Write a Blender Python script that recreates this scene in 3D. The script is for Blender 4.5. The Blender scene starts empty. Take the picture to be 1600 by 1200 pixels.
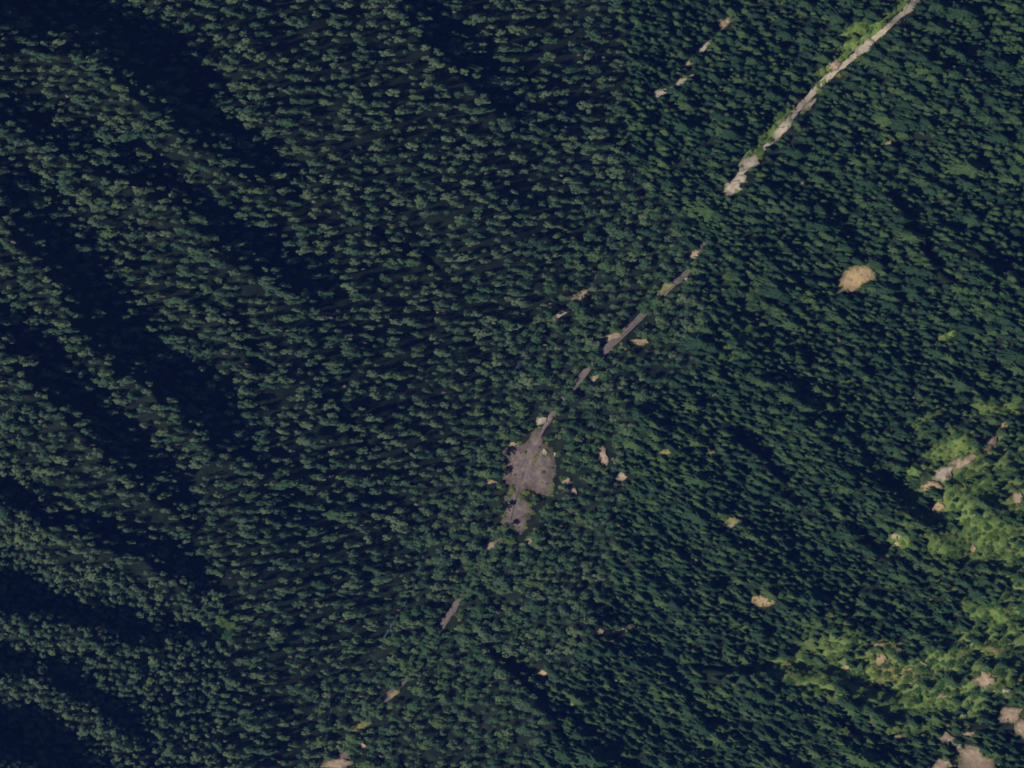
import bpy, math, random
import numpy as np
from mathutils import Vector

# ------------------------------------------------------------------ camera, sky, sun, exposure
S = 0.6            # metres on the ground for one photo pixel at valley level
HC = 3000.0        # height of the camera above the valley floor
scene = bpy.context.scene
COL = scene.collection
cam_d = bpy.data.cameras.new('aerial_camera')
cam = bpy.data.objects.new('aerial_camera', cam_d)
COL.objects.link(cam)
cam.location = (0, 0, HC)
cam_d.sensor_width = 36.0
cam_d.lens = 36.0 * HC / (1600 * S)
cam_d.clip_start = 10.0
cam_d.clip_end = 20000.0
scene.camera = cam

SUN_EL = math.radians(39.5)
SUN_H = Vector((-0.90, -0.436))          # towards the sun, on the map
SUN_H.normalize()
world = bpy.data.worlds.new('World')
scene.world = world
world.use_nodes = True
wn = world.node_tree
bg = wn.nodes['Background']
sky = wn.nodes.new('ShaderNodeTexSky')
sky.sky_type = 'NISHITA'
sky.sun_disc = False
sky.sun_elevation = SUN_EL
sky.sun_rotation = math.atan2(SUN_H.x, SUN_H.y)
sky.altitude = 1200
sky.air_density = 1.0
sky.dust_density = 0.3
sky.ozone_density = 3.0
wn.links.new(sky.outputs[0], bg.inputs[0])
bg.inputs[1].default_value = 0.05
sun_d = bpy.data.lights.new('sun', 'SUN')
sun_d.energy = 5.0
sun_d.angle = math.radians(0.6)
sun_d.color = (1.0, 0.93, 0.82)
sun = bpy.data.objects.new('sun', sun_d)
COL.objects.link(sun)
to_sun = Vector((SUN_H.x * math.cos(SUN_EL), SUN_H.y * math.cos(SUN_EL), math.sin(SUN_EL)))
sun.rotation_euler = to_sun.to_track_quat('Z', 'Y').to_euler()
sun.location = (-1500, -700, 1800)
vs = scene.view_settings
vs.view_transform = 'Standard'
vs.look = 'None'
vs.gamma = 1.0
vs.use_curve_mapping = False
vs.exposure = 0.38
scene.cycles.filter_width = 1.7

rng = np.random.default_rng(7)
random.seed(7)

# ------------------------------------------------------------------ helpers
def vnoise(u, v, wl, seed):
    """smooth value noise, -1..1"""
    r = np.random.default_rng(seed)
    t = r.uniform(-1, 1, (64, 64))
    x = np.asarray(u, float) / wl + 1000; y = np.asarray(v, float) / wl + 1000
    xi = np.floor(x).astype(int); yi = np.floor(y).astype(int)
    fx = x - xi; fy = y - yi
    fx = fx * fx * (3 - 2 * fx); fy = fy * fy * (3 - 2 * fy)
    a = t[yi % 64, xi % 64]; b = t[yi % 64, (xi + 1) % 64]
    c = t[(yi + 1) % 64, xi % 64]; d = t[(yi + 1) % 64, (xi + 1) % 64]
    return (a * (1 - fx) + b * fx) * (1 - fy) + (c * (1 - fx) + d * fx) * fy

def fbm(u, v, wl, seed, n=3):
    s = 0; a = 1.0
    for i in range(n):
        s = s + a * vnoise(u, v, wl / 2 ** i, seed + i); a *= 0.5
    return s

def poly_dist(u, v, pts, widths=None):
    """signed distance (pixels, positive to the upper right / right of travel towards lower right) to a polyline,
    width at the nearest point and how far along (0..1)"""
    u = np.asarray(u, float); v = np.asarray(v, float)
    best = np.full(u.shape, 1e9); sgn = np.zeros(u.shape); w = np.zeros(u.shape); tt = np.zeros(u.shape)
    n = len(pts) - 1
    for i in range(n):
        (x0, y0), (x1, y1) = pts[i], pts[i + 1]
        dx, dy = x1 - x0, y1 - y0
        L2 = dx * dx + dy * dy
        t = ((u - x0) * dx + (v - y0) * dy) / L2
        tc = np.clip(t, 0, 1)
        d = np.hypot(u - x0 - tc * dx, v - y0 - tc * dy)
        m = d < best
        best = np.where(m, d, best)
        cr = dx * (v - y0) - dy * (u - x0)
        sgn = np.where(m, np.where(cr < 0, 1.0, -1.0), sgn)
        if widths is not None:
            w = np.where(m, widths[i] * (1 - tc) + widths[i + 1] * tc, w)
        tt = np.where(m, (i + tc) / n, tt)
    return best * sgn, w, tt

# ------------------------------------------------------------------ relief (worked out on the map grid)
CREEK = [(330, 1700), (470, 1260), (505, 1170), (522, 1100), (580, 1025), (640, 925), (680, 820), (730, 730), (785, 620), (835, 525),
         (880, 488), (925, 445), (965, 330), (1000, 245), (1022, 152), (1078, 95), (1140, 28), (1230, -100), (1500, -500)]
BANDS = [  # shaded gullies of the western slope: points, widths, depth factor
    ([(-260, -60), (-60, 20), (60, 42), (160, 62), (250, 130), (310, 205), (370, 245), (440, 290), (490, 335)], [120, 120, 105, 105, 90, 60, 52, 44, 20], 0.95),
    ([(-200, 60), (0, 172), (100, 226), (200, 268), (290, 322), (380, 392), (450, 440), (520, 480)], [40, 42, 44, 44, 34, 48, 36, 14], 0.9),
    ([(-160, 180), (0, 300), (42, 362), (100, 415), (150, 500), (195, 560), (260, 600), (312, 652), (375, 715), (430, 760)], [40, 40, 55, 72, 66, 62, 68, 52, 32, 10], 1.0),
    ([(-160, 430), (0, 530), (60, 585), (110, 632), (160, 682), (220, 740), (275, 795), (330, 850)], [50, 55, 55, 58, 54, 44, 34, 12], 0.95),
    ([(-160, 700), (0, 775), (60, 805), (130, 832), (200, 848), (262, 875), (300, 915), (318, 955)], [40, 40, 35, 38, 44, 44, 38, 18], 1.1),
    ([(-160, 880), (0, 945), (70, 955), (130, 975), (200, 988), (290, 998), (322, 1008)], [55, 55, 46, 34, 30, 28, 12], 1.35),
    ([(-160, 980), (0, 1045), (60, 1048), (110, 1080), (152, 1106), (200, 1142), (240, 1175)], [60, 55, 46, 36, 32, 26, 8], 1.35),
    ([(-160, 1110), (0, 1165), (60, 1175), (120, 1215), (200, 1270)], [80, 75, 60, 36, 20], 1.2),
    ([(610, -30), (640, 22), (690, 76), (750, 140), (792, 190), (840, 225)], [26, 30, 32, 30, 26, 8], 1.3),
    ([(370, 350), (430, 400), (470, 450), (500, 500)], [14, 30, 26, 8], 0.9),
    ([(300, 470), (360, 500), (400, 560), (420, 600)], [12, 26, 24, 8], 0.8),
    ([(480, 620), (540, 660), (600, 740)], [10, 22, 8], 0.7),
    ([(560, 330), (640, 400), (700, 430)], [8, 18, 6], 0.7),
]
EAST_BANDS = [
    ([(1385, 285), (1405, 320), (1435, 370), (1470, 425), (1500, 460)], [8, 18, 20, 20, 8], 1.6),
    ([(1125, 655), (1160, 690), (1195, 712), (1215, 740), (1258, 790)], [8, 17, 18, 17, 8], 1.6),
    ([(1320, 670), (1352, 705), (1390, 752), (1440, 800), (1470, 830)], [8, 18, 18, 17, 8], 1.1),
    ([(1315, 805), (1345, 835), (1370, 860), (1400, 880)], [8, 20, 18, 8], 1.0),
    ([(1040, 1035), (1110, 1042), (1200, 1050), (1300, 1062), (1380, 1085), (1440, 1108)], [8, 16, 20, 22, 24, 8], 1.5),
    ([(742, 985), (790, 1030), (825, 1070), (862, 1112), (880, 1150)], [6, 12, 13, 14, 7], 0.8),
    ([(870, 1140), (930, 1178), (990, 1205)], [8, 13, 8], 0.9),
    ([(1390, 1150), (1340, 1145), (1300, 1120)][::-1], [8, 18, 8], 1.0),
    ([(1560, 905), (1575, 930), (1590, 1010)], [8, 18, 8], 0.8),
    ([(1500, 380), (1560, 420), (1600, 470)], [8, 16, 8], 0.8),
]
STEP = 5
gu = np.arange(-360, 1961, STEP); gv = np.arange(-310, 1511, STEP)
GU, GV = np.meshgrid(gu, gv)

def relief(U, V):
    d, _, _ = poly_dist(U, V, CREEK)
    # CREEK runs from lower left to upper right: points on its right (east) have negative sign here
    d = -d
    dm = d * S
    west = np.where(dm < 0, np.sqrt(dm * dm + 45.0 ** 2) - 45, 0.0); east = np.where(dm > 0, np.sqrt(dm * dm + 30.0 ** 2) - 30, 0.0)
    z = 0.57 * west - 0.00012 * west ** 2 + 0.36 * east
    z = z + 3.0 * (1 - np.exp(-np.abs(dm) / 7.0))
    U0, V0 = U, V
    U = U0 + 9 * fbm(U0, V0, 55, 131, 3); V = V0 + 9 * fbm(U0, V0, 55, 141, 3)
    for pts, wd, k in BANDS:
        bd, w, t = poly_dist(U, V, pts, wd)
        w = np.maximum(w, 4) * S
        q = bd * S
        w = w * 0.86
        A = 1.2 * w * k
        f = np.where(np.abs(q) < w / 2, -A * q / w, -np.sign(q) * A / 2 * np.exp(-(np.abs(q) - w / 2) / (10 + 0.7 * w)))
        end = np.clip(np.minimum(t, 1 - t) * 8, 0, 1)
        z = z + f * end
    for pts, wd, k in EAST_BANDS:
        bd, w, t = poly_dist(U, V, pts, wd)
        w = np.maximum(w, 4) * S
        q = bd * S
        A = 1.15 * w * k
        f = np.where(np.abs(q) < w / 2, -A * q / w, -np.sign(q) * A / 2 * np.exp(-(np.abs(q) - w / 2) / (8 + 0.9 * w)))
        end = np.clip(np.minimum(t, 1 - t) * 5, 0, 1)
        z = z + f * end
    U, V = U0, V0
    al = (U * 0.80 + V * 0.60) / 5.0; ac = (-U * 0.60 + V * 0.80)
    z = z + 13.5 * fbm(al, ac, 80, 71, 4) * np.clip((dm - 60) / 80, 0, 1) * (1 - 0.9 * np.exp(-((U - 1530) / 90) ** 2 - ((V - 1160) / 70) ** 2))
    z = z + 2.5 * fbm(al, ac, 60, 75, 2) * np.clip((-dm - 30) / 80, 0, 1)
    z = z + 5.0 * fbm(U, V, 130, 11, 4) * np.clip(np.abs(dm) / 40, 0.15, 1)
    return z

GZ = relief(GU, GV)

def zat(u, v):
    u = np.asarray(u, float); v = np.asarray(v, float)
    x = np.clip((u - gu[0]) / STEP, 0, len(gu) - 1.001); y = np.clip((v - gv[0]) / STEP, 0, len(gv) - 1.001)
    i = x.astype(int); j = y.astype(int); fx = x - i; fy = y - j
    return (GZ[j, i] * (1 - fx) + GZ[j, i + 1] * fx) * (1 - fy) + (GZ[j + 1, i] * (1 - fx) + GZ[j + 1, i + 1] * fx) * fy

def place(u, v, lift=0.0):
    z = zat(u, v)
    k = S * (1 - z / HC)
    return np.stack([(np.asarray(u, float) - 800) * k, (600 - np.asarray(v, float)) * k, z + lift], -1)

# ------------------------------------------------------------------ materials
def mat(name):
    m = bpy.data.materials.new(name); m.use_nodes = True
    nt = m.node_tree
    return m, nt, nt.nodes['Principled BSDF']

def N(nt, typ, **kw):
    n = nt.nodes.new(typ)
    for k, v in kw.items():
        setattr(n, k, v)
    return n

def ramp(nt, fac, stops):
    r = N(nt, 'ShaderNodeValToRGB')
    el = r.color_ramp.elements
    while len(el) < len(stops):
        el.new(0.5)
    for e, (p, c) in zip(el, stops):
        e.position = p; e.color = (*c, 1)
    nt.links.new(fac, r.inputs[0])
    return r.outputs[0]

def noise(nt, scale, detail=4, rough=0.6, vec=None):
    n = N(nt, 'ShaderNodeTexNoise')
    n.inputs['Scale'].default_value = scale
    n.inputs['Detail'].default_value = detail
    n.inputs['Roughness'].default_value = rough
    if vec is None:
        g = N(nt, 'ShaderNodeNewGeometry'); vec = g.outputs['Position']
    nt.links.new(vec, n.inputs['Vector'])
    return n.outputs['Fac']

def ground_mat(name, stops, scale, bump=0.6, fine=2.5, rim=None, cover=None, blotch=None):
    m, nt, b = mat(name)
    a = noise(nt, scale, 6, 0.65)
    c = ramp(nt, a, stops)
    def over(c, attr, col, lo, hi, sc, amp):
        at = N(nt, 'ShaderNodeAttribute'); at.attribute_name = attr
        nz = noise(nt, sc, 5, 0.7)
        ad = N(nt, 'ShaderNodeMath', operation='MULTIPLY_ADD'); ad.inputs[1].default_value = amp
        nt.links.new(nz, ad.inputs[0]); nt.links.new(at.outputs['Fac'], ad.inputs[2])
        mr = N(nt, 'ShaderNodeMapRange'); mr.inputs['From Min'].default_value = lo + amp * 0.5; mr.inputs['From Max'].default_value = hi + amp * 0.5
        nt.links.new(ad.outputs[0], mr.inputs['Value'])
        mm = N(nt, 'ShaderNodeMixRGB')
        nt.links.new(mr.outputs[0], mm.inputs[0]); nt.links.new(c, mm.inputs[1]); mm.inputs[2].default_value = (*col, 1)
        return mm.outputs[0]
    if rim: c = over(c, 'rim', rim, 0.55, 1.0, 0.4, 0.95)
    if cover: c = over(c, 'cover', cover, 0.25, 0.75, 0.12, 0.6)
    if blotch:
        bz = noise(nt, 0.09, 5, 0.75)
        mm = N(nt, 'ShaderNodeMixRGB'); mm.inputs[2].default_value = (*blotch, 1)
        nt.links.new(ramp(nt, bz, [(0.52, (0, 0, 0)), (0.66, (0.8, 0.8, 0.8))]), mm.inputs[0]); nt.links.new(c, mm.inputs[1])
        c = mm.outputs[0]
    f = noise(nt, fine, 4, 0.7)
    mx = N(nt, 'ShaderNodeMixRGB', blend_type='MULTIPLY'); mx.inputs[0].default_value = 0.7
    g = ramp(nt, f, [(0.25, (0.55, 0.55, 0.55)), (0.75, (1.0, 1.0, 1.0))])
    nt.links.new(c, mx.inputs[1]); nt.links.new(g, mx.inputs[2])
    nt.links.new(mx.outputs[0], b.inputs['Base Color'])
    b.inputs['Roughness'].default_value = 0.95
    b.inputs['Specular IOR Level'].default_value = 0.1
    bp = N(nt, 'ShaderNodeBump'); bp.inputs['Strength'].default_value = bump; bp.inputs['Distance'].default_value = 0.6
    nt.links.new(f, bp.inputs['Height']); nt.links.new(bp.outputs[0], b.inputs['Normal'])
    return m

def leaf_mat(name, dark, mid, light, trans=0.25, clump=0.55):
    m, nt, b = mat(name)
    oi = N(nt, 'ShaderNodeObjectInfo')
    c = ramp(nt, oi.outputs['Random'], [(0.0, dark), (0.5, mid), (1.0, light)])
    f = noise(nt, clump, 3, 0.6)
    mx = N(nt, 'ShaderNodeMixRGB', blend_type='MULTIPLY'); mx.inputs[0].default_value = 1.0
    g = ramp(nt, f, [(0.32, (0.55, 0.58, 0.58)), (0.5, (0.9, 0.9, 0.86)), (0.68, (1.25, 1.2, 1.05))])
    nt.links.new(c, mx.inputs[1]); nt.links.new(g, mx.inputs[2])
    nt.links.new(mx.outputs[0], b.inputs['Base Color'])
    b.inputs['Roughness'].default_value = 0.7
    b.inputs['Specular IOR Level'].default_value = 0.15
    tr = N(nt, 'ShaderNodeBsdfTranslucent')
    nt.links.new(mx.outputs[0], tr.inputs[0])
    ms = N(nt, 'ShaderNodeMixShader'); ms.inputs[0].default_value = trans
    out = nt.nodes['Material Output']
    nt.links.new(b.outputs[0], ms.inputs[1]); nt.links.new(tr.outputs[0], ms.inputs[2])
    nt.links.new(ms.outputs[0], out.inputs[0])
    return m

M = {}
RIM = (0.045, 0.06, 0.022)
M['floor'] = ground_mat('forest_floor', [(0.3, (0.005, 0.010, 0.006)), (0.5, (0.009, 0.015, 0.008)), (0.62, (0.016, 0.023, 0.010)), (0.75, (0.034, 0.032, 0.017))], 0.12, bump=1.0, fine=0.9, cover=(0.115, 0.165, 0.045))
M['gravel'] = ground_mat('purple_gravel', [(0.32, (0.075, 0.060, 0.060)), (0.45, (0.125, 0.100, 0.095)), (0.56, (0.165, 0.130, 0.115)), (0.68, (0.24, 0.19, 0.15))], 0.14, rim=(0.07, 0.06, 0.035), blotch=(0.105, 0.068, 0.066))
M['road'] = ground_mat('road_gravel', [(0.3, (0.10, 0.085, 0.08)), (0.7, (0.19, 0.15, 0.128))], 0.2)
M['rut'] = ground_mat('worn_wheel_track', [(0.3, (0.085, 0.072, 0.072)), (0.7, (0.15, 0.122, 0.115))], 0.3)
M['pale'] = ground_mat('pale_gravel', [(0.3, (0.22, 0.18, 0.135)), (0.5, (0.33, 0.28, 0.215)), (0.7, (0.41, 0.36, 0.285))], 0.2, rim=(0.12, 0.11, 0.06))
M['tan'] = ground_mat('tan_earth', [(0.3, (0.20, 0.145, 0.075)), (0.5, (0.30, 0.215, 0.115)), (0.7, (0.37, 0.275, 0.155))], 0.25, rim=(0.09, 0.085, 0.035))
M['pink'] = ground_mat('pinkish_earth', [(0.3, (0.19, 0.138, 0.095)), (0.5, (0.285, 0.212, 0.145)), (0.7, (0.37, 0.285, 0.195))], 0.25, rim=(0.075, 0.07, 0.035))
M['meadow'] = ground_mat('bright_grass', [(0.3, (0.04, 0.085, 0.02)), (0.45, (0.075, 0.13, 0.03)), (0.58, (0.13, 0.18, 0.042)), (0.75, (0.22, 0.20, 0.075))], 0.22, rim=(0.05, 0.085, 0.024))
M['olive'] = ground_mat('dry_grass', [(0.3, (0.08, 0.10, 0.03)), (0.5, (0.15, 0.15, 0.05)), (0.7, (0.27, 0.22, 0.10))], 0.18, rim=(0.035, 0.055, 0.02))
M['water'], nt, b = mat('creek_water')
b.inputs['Base Color'].default_value = (0.03, 0.045, 0.05, 1); b.inputs['Roughness'].default_value = 0.3
M['bark'] = ground_mat('bark', [(0.3, (0.05, 0.035, 0.025)), (0.7, (0.10, 0.075, 0.055))], 1.0, 0.4)
M['deadwood'] = ground_mat('bleached_wood', [(0.3, (0.30, 0.26, 0.22)), (0.7, (0.45, 0.40, 0.35))], 0.8, 0.3)
M['pine_pale'] = leaf_mat('pine_needles_sage', dark=(0.036, 0.082, 0.044), mid=(0.061, 0.112, 0.056), light=(0.108, 0.154, 0.076), clump=0.4)
M['pine_green'] = leaf_mat('pine_needles_green', (0.026, 0.066, 0.030), (0.044, 0.096, 0.038), (0.080, 0.130, 0.046))
M['fir'] = leaf_mat('fir_needles', (0.011, 0.036, 0.017), (0.022, 0.058, 0.022), (0.056, 0.100, 0.030))
M['broad'] = leaf_mat('broad_leaves', (0.035, 0.09, 0.028), (0.065, 0.135, 0.032), (0.13, 0.19, 0.045), 0.35)
M['shrub'] = leaf_mat('shrub_leaves', (0.055, 0.12, 0.028), (0.12, 0.195, 0.04), (0.23, 0.26, 0.065), 0.35)
M['dead'] = leaf_mat('dry_needles', (0.11, 0.085, 0.068), (0.16, 0.125, 0.10), (0.22, 0.18, 0.145), 0.15)
M['rock'] = ground_mat('pale_rock', [(0.3, (0.34, 0.30, 0.26)), (0.7, (0.55, 0.50, 0.44))], 0.6, 0.5)

# ------------------------------------------------------------------ object helpers
def mesh_obj(name, verts, faces, material, parent=None, smooth=False, mats=None, midx=None):
    me = bpy.data.meshes.new(name)
    me.from_pydata([tuple(map(float, p)) for p in verts], [], [tuple(map(int, f)) for f in faces])
    if mats:
        for m_ in mats:
            me.materials.append(m_)
        me.polygons.foreach_set('material_index', midx)
    else:
        me.materials.append(material)
    if smooth:
        me.polygons.foreach_set('use_smooth', [True] * len(me.polygons))
    o = bpy.data.objects.new(name, me)
    COL.objects.link(o)
    o.parent = parent
    return o

def tag(o, label=None, cat=None, group=None, kind=None):
    if label: o['label'] = label
    if cat: o['category'] = cat
    if group: o['group'] = group
    if kind: o['kind'] = kind
    return o

# ------------------------------------------------------------------ the hillsides
def glade_at(u, v):
    g = 1.0 * np.exp(-(((u - 1530) / 115) ** 2 + ((v - 765) / 125) ** 2)) + 1.2 * np.exp(-(((u - 1420) / 200) ** 2 + ((v - 1055 - 0.10 * (u - 1420)) / 58) ** 2)) + 0.5 * np.exp(-(((u - 1590) / 45) ** 2 + ((v - 900) / 60) ** 2)) + 0.6 * np.exp(-(((u - 1580) / 60) ** 2 + ((v - 990) / 80) ** 2))
    g = g + 0.3 * np.exp(-(((u - 1160) / 55) ** 2 + ((v - 500) / 80) ** 2)) + 0.35 * np.exp(-(((u - 1350) / 60) ** 2 + ((v - 50) / 40) ** 2))
    return np.clip(g + 0.35 * fbm(u, v, 60, 77, 2) * (g > 0.1), 0, 1)
P = place(GU.ravel(), GV.ravel())
nu, nv = len(gu), len(gv)
ii = np.arange(nu - 1)[None, :] + nu * np.arange(nv - 1)[:, None]
F = np.stack([ii, ii + nu, ii + nu + 1, ii + 1], -1).reshape(-1, 4)
me = bpy.data.meshes.new('hillside')
me.vertices.add(len(P)); me.vertices.foreach_set('co', P.ravel())
me.loops.add(F.size); me.loops.foreach_set('vertex_index', F.ravel())
me.polygons.add(len(F)); me.polygons.foreach_set('loop_start', np.arange(0, F.size, 4)); me.polygons.foreach_set('loop_total', np.full(len(F), 4))
me.polygons.foreach_set('use_smooth', np.ones(len(F), bool))
me.update(); me.validate()
me.materials.append(M['floor'])
ca = me.attributes.new('cover', 'FLOAT', 'POINT')
ca.data.foreach_set('value', np.clip(glade_at(GU, GV), 0, 1).ravel().astype(np.float32))
hill = bpy.data.objects.new('hillside', me); COL.objects.link(hill)
tag(hill, 'steep wooded hillsides falling to a narrow creek valley', 'hillside', kind='structure')

OPEN = np.zeros((901, 1201), np.int8)      # 2-pixel raster of treeless ground, offset 400/300 px

def mark(poly_fn, box, val=1):
    u0, v0, u1, v1 = box
    a = np.arange(int(u0) - 4, int(u1) + 5, 2); b_ = np.arange(int(v0) - 4, int(v1) + 5, 2)
    A, B = np.meshgrid(a, b_)
    m = poly_fn(A, B)
    I = ((A + 400) // 2).astype(int); J = ((B + 300) // 2).astype(int)
    ok = m & (I >= 0) & (I < 1201) & (J >= 0) & (J < 901)
    OPEN[J[ok], I[ok]] = val

def is_open(u, v):
    i = np.clip(((np.asarray(u) + 400) // 2).astype(int), 0, 1200); j = np.clip(((np.asarray(v) + 300) // 2).astype(int), 0, 900)
    return OPEN[j, i]

def in_poly(U, V, poly):
    inside = np.zeros(np.shape(U), bool)
    n = len(poly)
    for i in range(n):
        x0, y0 = poly[i]; x1, y1 = poly[(i + 1) % n]
        if y0 == y1: continue
        c = ((y0 > V) != (y1 > V)) & (U < (x1 - x0) * (V - y0) / (y1 - y0) + x0)
        inside ^= c
    return inside

def patch(name, outline, material, label, lift=0.2, open_=True, group=None, rough=0.12, dens=1):
    """a draped sheet of bare or grassy ground; outline is a ring of map points, star-shaped about its middle"""
    ring = []
    pts = list(outline)
    n = len(pts)
    sub = max(3, int(70 / n))
    for i in range(n):
        a, b_ = pts[i], pts[(i + 1) % n]
        for k in range(sub):
            t = k / sub
            ring.append((a[0] * (1 - t) + b_[0] * t, a[1] * (1 - t) + b_[1] * t))
    ring = np.array(ring)
    cx, cy = ring.mean(0)
    sd = int(abs(cx * 7 + cy * 13)) % 9999
    wob = 1 + rough * fbm(ring[:, 0], ring[:, 1], 12, sd, 3) + 0.10 * vnoise(ring[:, 0], ring[:, 1], 4.5, sd + 7)
    ring = np.array([cx, cy]) + (ring - [cx, cy]) * wob[:, None]
    mark(lambda A, B: in_poly(A, B, [tuple(p) for p in ring]), (ring[:, 0].min(), ring[:, 1].min(), ring[:, 0].max(), ring[:, 1].max()), 1 if open_ else 2)
    rings = [0.15, 0.3, 0.45, 0.6, 0.72, 0.84, 0.93, 1.0]
    U = [cx]; V = [cy]
    for r in rings:
        U += list(cx + (ring[:, 0] - cx) * r); V += list(cy + (ring[:, 1] - cy) * r)
    U = np.array(U); V = np.array(V)
    p = place(U, V, lift)
    p[:, 2] += 0.25 * fbm(U, V, 6, sd + 3, 2)
    p[-len(ring):, 2] -= lift + 0.5
    n = len(ring)
    faces = [(0, 1 + (i + 1) % n, 1 + i) for i in range(n)]
    for r in range(len(rings) - 1):
        o0 = 1 + r * n; o1 = o0 + n
        faces += [(o0 + i, o0 + (i + 1) % n, o1 + (i + 1) % n, o1 + i) for i in range(n)]
    o = mesh_obj(name, p, faces, material, smooth=True)
    at = o.data.attributes.new('rim', 'FLOAT', 'POINT')
    at.data.foreach_set('value', np.array([0.0] + [r for r in rings for _ in range(n)], np.float32))
    tag(o, label, None, group, 'structure')
    return o

def ell(cx, cy, rx, ry, rot=0.0, n=14):
    r = random.Random(int(cx * 31 + cy))
    out = []
    for i in range(n):
        a = 2 * math.pi * i / n
        k = r.uniform(0.62, 1.32)
        x = rx * k * math.cos(a); y = ry * k * math.sin(a)
        out.append((cx + x * math.cos(rot) - y * math.sin(rot), cy + x * math.sin(rot) + y * math.cos(rot)))
    return out

# ------------------------------------------------------------------ creek and road
def strip(name, pts, offs, material, lift, mats=None, midx=None, samples=6, wob=0.8, zoff=None):
    """ribbon draped along a map polyline; offs = cross-section offsets in pixels"""
    c = np.array(pts, float)
    # Catmull-Rom
    dense = []
    for i in range(len(c) - 1):
        p0 = c[max(i - 1, 0)]; p1 = c[i]; p2 = c[i + 1]; p3 = c[min(i + 2, len(c) - 1)]
        for k in range(samples):
            t = k / samples
            dense.append(0.5 * ((2 * p1) + (-p0 + p2) * t + (2 * p0 - 5 * p1 + 4 * p2 - p3) * t * t + (-p0 + 3 * p1 - 3 * p2 + p3) * t ** 3))
    dense.append(c[-1]); dense = np.array(dense)
    tg = np.gradient(dense, axis=0); tg /= np.linalg.norm(tg, axis=1)[:, None] + 1e-9
    nr = np.stack([-tg[:, 1], tg[:, 0]], 1)
    V = []; Fc = []; mi = []
    k = len(offs)
    for i, p in enumerate(dense):
        for j, o in enumerate(offs):
            e = wob * rng.uniform(-1, 1) if j in (0, k - 1) else 0
            q = p + nr[i] * (o + e)
            w = place(q[0], q[1], lift)
            if zoff is not None: w[2] += zoff[j]
            V.append(w)
    for i in range(len(dense) - 1):
        for j in range(k - 1):
            a = i * k + j
            Fc.append((a, a + 1, a + k + 1, a + k))
            if midx: mi.append(midx[j])
    return mesh_obj(name, V, Fc, material, smooth=True, mats=mats, midx=mi if midx else None), dense

creek, creek_pts = strip('creek', CREEK[1:-1], [-1.3, -0.5, 0.5, 1.3], M['water'], 0.15)
tag(creek, 'narrow dark creek at the bottom of the valley, mostly under trees', kind='structure')

ROAD = [(455, 1290), (500, 1222), (540, 1180), (575, 1120), (603, 1092), (632, 1062), (665, 1012), (690, 978), (712, 946), (738, 905), (768, 862), (795, 818), (806, 772),
        (820, 728), (838, 692), (862, 648), (905, 592), (955, 538), (1000, 496), (1042, 452), (1075, 425), (1096, 385), (1118, 345),
        (1140, 300), (1168, 258), (1212, 214), (1240, 178), (1290, 124), (1330, 92), (1372, 56), (1406, 26), (1440, -10), (1500, -70)]
def lay_road(pts, mats, label, k=1.0):
    o, _ = strip('road', pts, [k * q for q in (-4.8, -3.0, -1.9, -0.8, 0.8, 1.9, 3.0, 4.8)], None, 0.85,
                 mats=mats, midx=[0, 1, 1, 0, 1, 1, 0], zoff=[-0.7, 0, -0.12, 0, 0, -0.12, 0, -0.7], wob=1.4)
    tag(o, label, kind='structure')
lay_road(ROAD[:12], [M['road'], M['rut']], 'narrow gravel forest road with two darker wheel tracks below the clearing')
lay_road(ROAD[11:16], [M['gravel'], M['gravel']], 'faint stretch of gravel road crossing the clearing', 0.6)
lay_road(ROAD[15:24], [M['road'], M['rut']], 'narrow gravel forest road winding through trees above the clearing')
lay_road(ROAD[23:], [M['pale'], M['pale']], 'paler upper stretch of the gravel road leaving at the top edge', 0.95)

road_line = []
for q0, q1 in zip(ROAD[:-1], ROAD[1:]):
    for t in range(8):
        road_line.append((q0[0] + (q1[0] - q0[0]) * t / 8, q0[1] + (q1[1] - q0[1]) * t / 8))
def near_line(A, B, pts, r):
    d, _, _ = poly_dist(A, B, pts)
    return np.abs(d) < r
# visible stretches of road stay clear of trees
VISIBLE = [((714, 942), (688, 980), 8), ((632, 1062), (602, 1094), 5), ((540, 1180), (500, 1222), 8), ((864, 645), (838, 692), 6), ((838, 692), (820, 728), 7), ((820, 728), (806, 772), 7), ((806, 772), (797, 814), 6),
           ((914, 582), (898, 600), 5), ((1002, 494), (945, 548), 8), ((1074, 426), (1034, 460), 7), ((1097, 383), (1087, 404), 5),
           ((1152, 282), (1140, 300), 8), ((1190, 236), (1160, 268), 8), ((1240, 178), (1208, 218), 10), ((1290, 124), (1240, 178), 9), ((1330, 92), (1290, 124), 9), ((1372, 56), (1330, 92), 8), ((1406, 26), (1372, 56), 8), ((1450, -20), (1406, 26), 8)]
for q0_, q1_, r in VISIBLE:
    seg = [q0_, q1_]
    xs = [p[0] for p in seg]; ys = [p[1] for p in seg]
    mark(lambda A, B: near_line(A, B, seg, r), (min(xs) - 12, min(ys) - 12, max(xs) + 12, max(ys) + 12))

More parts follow.
